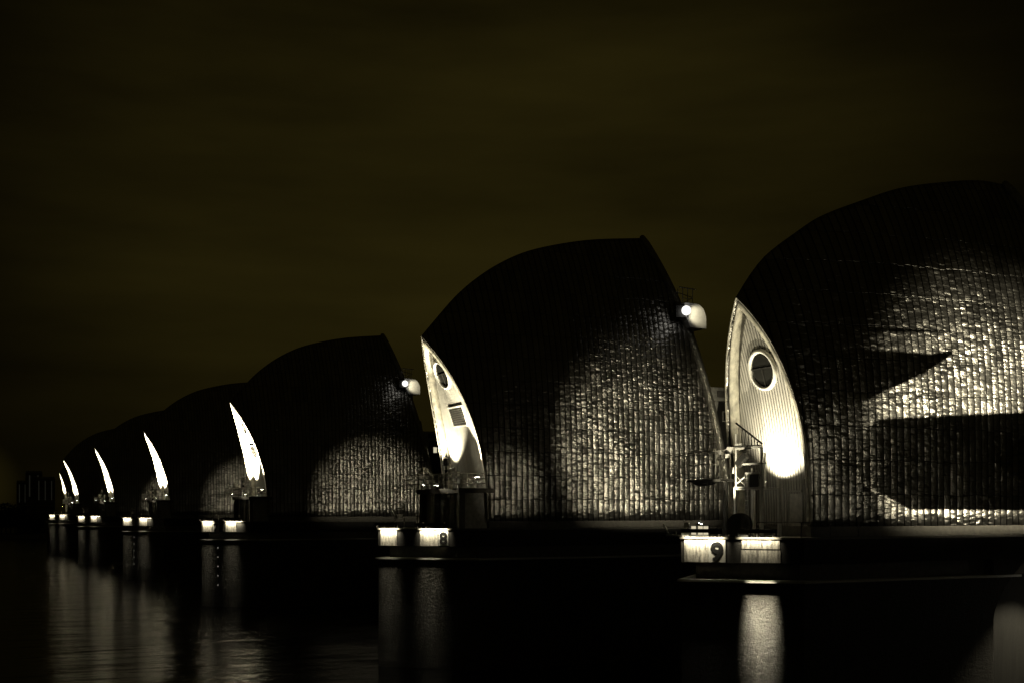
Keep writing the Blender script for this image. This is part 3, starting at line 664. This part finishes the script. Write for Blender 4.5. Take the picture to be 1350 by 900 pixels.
def drum():
    t = thing('cable_drum', (43.3, -1.8, DECK)); m = MB(); N = 24
    e = Vector((SQ, SQ, 0))
    m.tube(Vector((0, 0, .72))-e*.35, Vector((0, 0, .72))+e*.35, .45, 20); m.build('barrel', M['dark'], t, False)
    for s in (-1, 1): MB().tube(Vector((0, 0, .72))+e*s*.36, Vector((0, 0, .72))+e*s*.43, .68, 28).build('flange', M['dark'], t)
    m = MB(); m.box((0, 0, .05), (1.1, 1.1, .1), R(-45))
    for s in (-1, 1): m.box(Vector((0, 0, .38))+e*s*.5, (.16, .08, .72), R(-45))
    m.build('stand', M['dark'], t); return t
P9(drum(), 'dark round cable drum at the foot of the access tower', 'cable drum')
def cabinet():
    t = thing('lit_control_kiosk', (41.55, -.25, DECK), R(-45)); m = MB(); m.box((0, 0, .34), (1.1, .5, .68)); m.build('body', M['dark'], t)
    MB().box((-.78, 0, .42), (.3, .3, .84)).build('side_pillar', M['white'], t)
    for x in (-.32, .08, .4):
        MB().box((x, -.262, .38), (.28, .02, .5)).build('window', M['lit'], t)
    MB().tube((-.95, .1, 0), (-.95, .1, 1.3), .03).build('aerial', M['galv'], t); return t
P9(cabinet(), 'little kiosk with lit panes on the deck edge above the 9', 'kiosk')
def bracket():
    t = thing('nose_bracket', (40.6, .1, DECK)); m = MB(); m.tube((0, 0, .05), (-.85, .5, .1), .06); m.tube((-.7, .4, .1), (-1.0, .55, .75), .05); m.tube((0, 0, 0), (0, 0, .4), .07); m.tube((-.35, .2, .08), (-.35, .2, .3), .04)
    m.build('arms', M['galv'], t); return t
P9(bracket(), 'small bent metal bracket poking past the nose of pier 9', 'bracket')
rl = railing([(43.6, -3.0, DECK), (45.35, -4.8, DECK), (49.6, -4.8, DECK)], .85, 2.2, 1, .03, 'dark')
P9(rl, 'dark handrail along the deck edge below the pier 9 gable', 'railing')

# ------------------------------------------------------------------ floodlights that play on the shells, standing on the next pier's far deck edge
fl = floodlight('roof_or_added_light', (59.5, 60+4.4, 12.6), (60.2, 93.2, 18.2), P_SHELL8*.58, .05, 40, .75, .6, stand=.8, added_visor=.05)
tag(fl, 'floodlight on the far deck edge of pier 9 lighting roof 8', 'floodlight', 'roof floodlights')
for a, b in ((8, 7), (7, 6), (6, 5)):
    ya, yb = dict(PIERS)[a], dict(PIERS)[b]
    fl = floodlight('roof_or_added_light', (61, ya+6.0, 12.6), (59.3, yb-5.2, 14.0), P_SHELL_FAR*(.62 if a == 8 else .4), .05, 19.5, .8, .6, stand=.8, added_visor=.03)
    tag(fl, 'floodlight on the far deck edge of pier %d lighting roof %d' % (a, b), 'floodlight', 'roof floodlights')
fl = floodlight('gable_floodlight', (45.3, 446.6, 14.6), (46.2, 446.8, 22.0), P_GABLE*6, .08, 80, .6)
tag(fl, 'floodlight on the gable of the farthest, leftmost shell roof', 'floodlight', 'gable floodlights')
fl = floodlight('added_wall_light', (66, 52, 9.0), (62.3, 56.3, 3.6), 1500, .1, 58, .8, stand=-1.2)  # lamp added to brighten the recessed wall
tag(fl, 'added light under the deck edge of pier 9 lighting its recessed wall', 'floodlight', 'wall floodlights')
fl = floodlight('roof_or_added_light', (50.5, 64.2, 12.6), (46.0, 93.8, 15.3), 3000, .04, 15, 1., .5, stand=.8, added_visor=.03)  # spot added to brighten the front foot of this roof
tag(fl, 'narrow added light on pier 9 lighting the front foot of roof 8', 'floodlight', 'roof floodlights')
fl = floodlight('bank_or_added_light', (53, 29, 12.9), (49.2, 56.4, 16.2), 1900, .04, 18, 1., .5, stand=12.9, added_visor=.05)  # spot added to brighten the dark lower corner of the nearest roof
tag(fl, 'lower added light near the bank lighting the front foot of the nearest roof', 'floodlight', 'roof floodlights')
fl = floodlight('bank_or_added_light', (55, 29, 12.9), (56.5, 56.4, 16.0), 750, .04, 44, 1., .5, stand=12.9, added_visor=.05)  # wide fill light added to lift the roof's shadowed part
tag(fl, 'weak fill light added near the bank, lifting the shade on the nearest roof', 'floodlight', 'roof floodlights')
# the bank-side floodlight mast and the gantry added unseen to shape its shadow on the roof
L9 = Vector((66.5, 31, 13.6))
fl = floodlight('bank_or_added_light', L9, (63.0, 56.5, 17.2), P_SHELL9, .075, 49, .7, .8, stand=13.6, added_visor=.085)
tag(fl, 'floodlight mast near the bank shining on the nearest shell roof', 'floodlight', 'roof floodlights')
def blocker():
    t = thing('unseen_blocker', (65.8, 42.5, 0)); m = MB()
    pr = [(-7.4, 14.7), (-5.6, 15.9), (6.5, 16.75), (6.5, 13.45), (-4.6, 13.5)]
    m.add([(x, y, z) for y in (-.5, .5) for x, z in pr], [(0, 1, 2, 3, 4), (9, 8, 7, 6, 5)]+[(i, (i+1) % 5, 5+(i+1) % 5, 5+i) for i in range(5)]); m.build('lower_blocker', M['dark'], t)
    m = MB()
    m.tube((-6.9, 0, 18.3), (-2.9, 0, 18.5), .09, 8, .03)
    pr = [(-7.2, 17.78), (-3.7, 17.8), (-3.0, 17.95), (-4.2, 17.35), (-7.2, 16.2)]
    m.add([(x, y, z) for y in (-.15, .15) for x, z in pr], [(0, 1, 2, 3, 4), (9, 8, 7, 6, 5)]+[(i, (i+1) % 5, 5+(i+1) % 5, 5+i) for i in range(5)]); m.build('wedge_blocker', M['dark'], t)
    m = MB()
    for x in (4.6, 6.1): MB().box((x, 0, 6.3), (.6, .9, 14.5)).build('leg', M['dark'], t)
    return t
tag(blocker(), 'dark gantry added unseen to cast shadow on the nearest roof', 'blocker')

# ------------------------------------------------------------------ far shore: blocks and trees beyond the left end
def tower_block(x, y, w, d, h, n):
    t = thing('tower_block', (x, y, 1.5), R(-6)); MB().box((0, 0, h/2), (w, d, h)).build('walls', M['brick'], t)
    MB().box((0, 0, h+.5), (w*.96, d*.96, 1.0)).build('parapet', M['fascia'], t)
    for i in range(n):
        MB().box((-w/2+(i+.5)*w/n, -d/2-.1, h*.78), (w/n*.16, .2, h*.36)).build('stairwell_glazing', M['strip'], t)
    m = MB()
    for k in range(int(h/3)): m.box((0, -d/2-.05, 2+k*3), (w*.98, .1, .35))
    m.build('floor_bands', M['fascia'], t)
    return t
for i, (px, wd, h, n, lab) in enumerate(((30, 9, 26, 2, 'low dark tower block beside the far-left trees'), (45, 13, 31, 2, 'slim dark block with faint lit stairwells, left of the farthest gable'), (60, 15, 28, 3, 'wide dark block just left of the farthest lit gable'))):
    dd = 640; lat = (px-675)/1606*dd
    X = .8984*lat+.4391*dd; Yy = -.4391*lat+.8984*dd
    tag(tower_block(X, Yy, wd*.62, 12, h, n), lab, 'building', 'tower blocks on the far bank')
def far_tree(x, y, h, seed):
    rnd = random.Random(seed); t = thing('bank_tree', (x, y, 1.3)); m = MB(); m.tube((0, 0, 0), (0, 0, h*.55), .35, 8, .15)
    for k in range(5): a = rnd.uniform(0, 6.3); m.tube((0, 0, h*(.3+.05*k)), (math.cos(a)*h*.25, math.sin(a)*h*.25, h*(.55+.06*k)), .12, 5, .04)
    m.build('trunk', M['bark'], t); c = MB()
    for k in range(900):
        a, b, r = rnd.uniform(0, 6.28), rnd.uniform(-1, 1), rnd.random()**.4
        p = Vector((math.cos(a)*math.sqrt(1-b*b)*h*.38*r, math.sin(a)*math.sqrt(1-b*b)*h*.38*r, h*.62+b*h*.36*r))
        p += Vector((rnd.uniform(-.5, .5),)*3)
        u = Vector((rnd.uniform(-1, 1), rnd.uniform(-1, 1), rnd.uniform(-1, 1))).normalized(); w = u.orthogonal().normalized()
        s = rnd.uniform(.25, .6); c.add([p-u*s-w*s*.5, p+u*s-w*s*.5, p+u*s*.6+w*s, p-u*s*.6+w*s], [(0, 1, 2, 3)])
    c.build('crown', M['leaf'], t); return t
TL = ['tallest', 'broad', 'low', 'rounded', 'narrow', 'small', 'sparse']
for k, px in enumerate((2, 8, 14, 20, 27, 36, 50)):
    dd = 600+8*(k % 3); lat = (px-675)/1606*dd; X = .8984*lat+.4391*dd; Yy = -.4391*lat+.8984*dd
    tag(far_tree(X, Yy, (12, 16, 12.5, 14, 11, 9, 8)[k], k), '%s dark tree on the far bank, number %s from the left edge' % (TL[k], ('one', 'two', 'three', 'four', 'five', 'six', 'seven')[k]), 'tree', 'trees on the far bank')
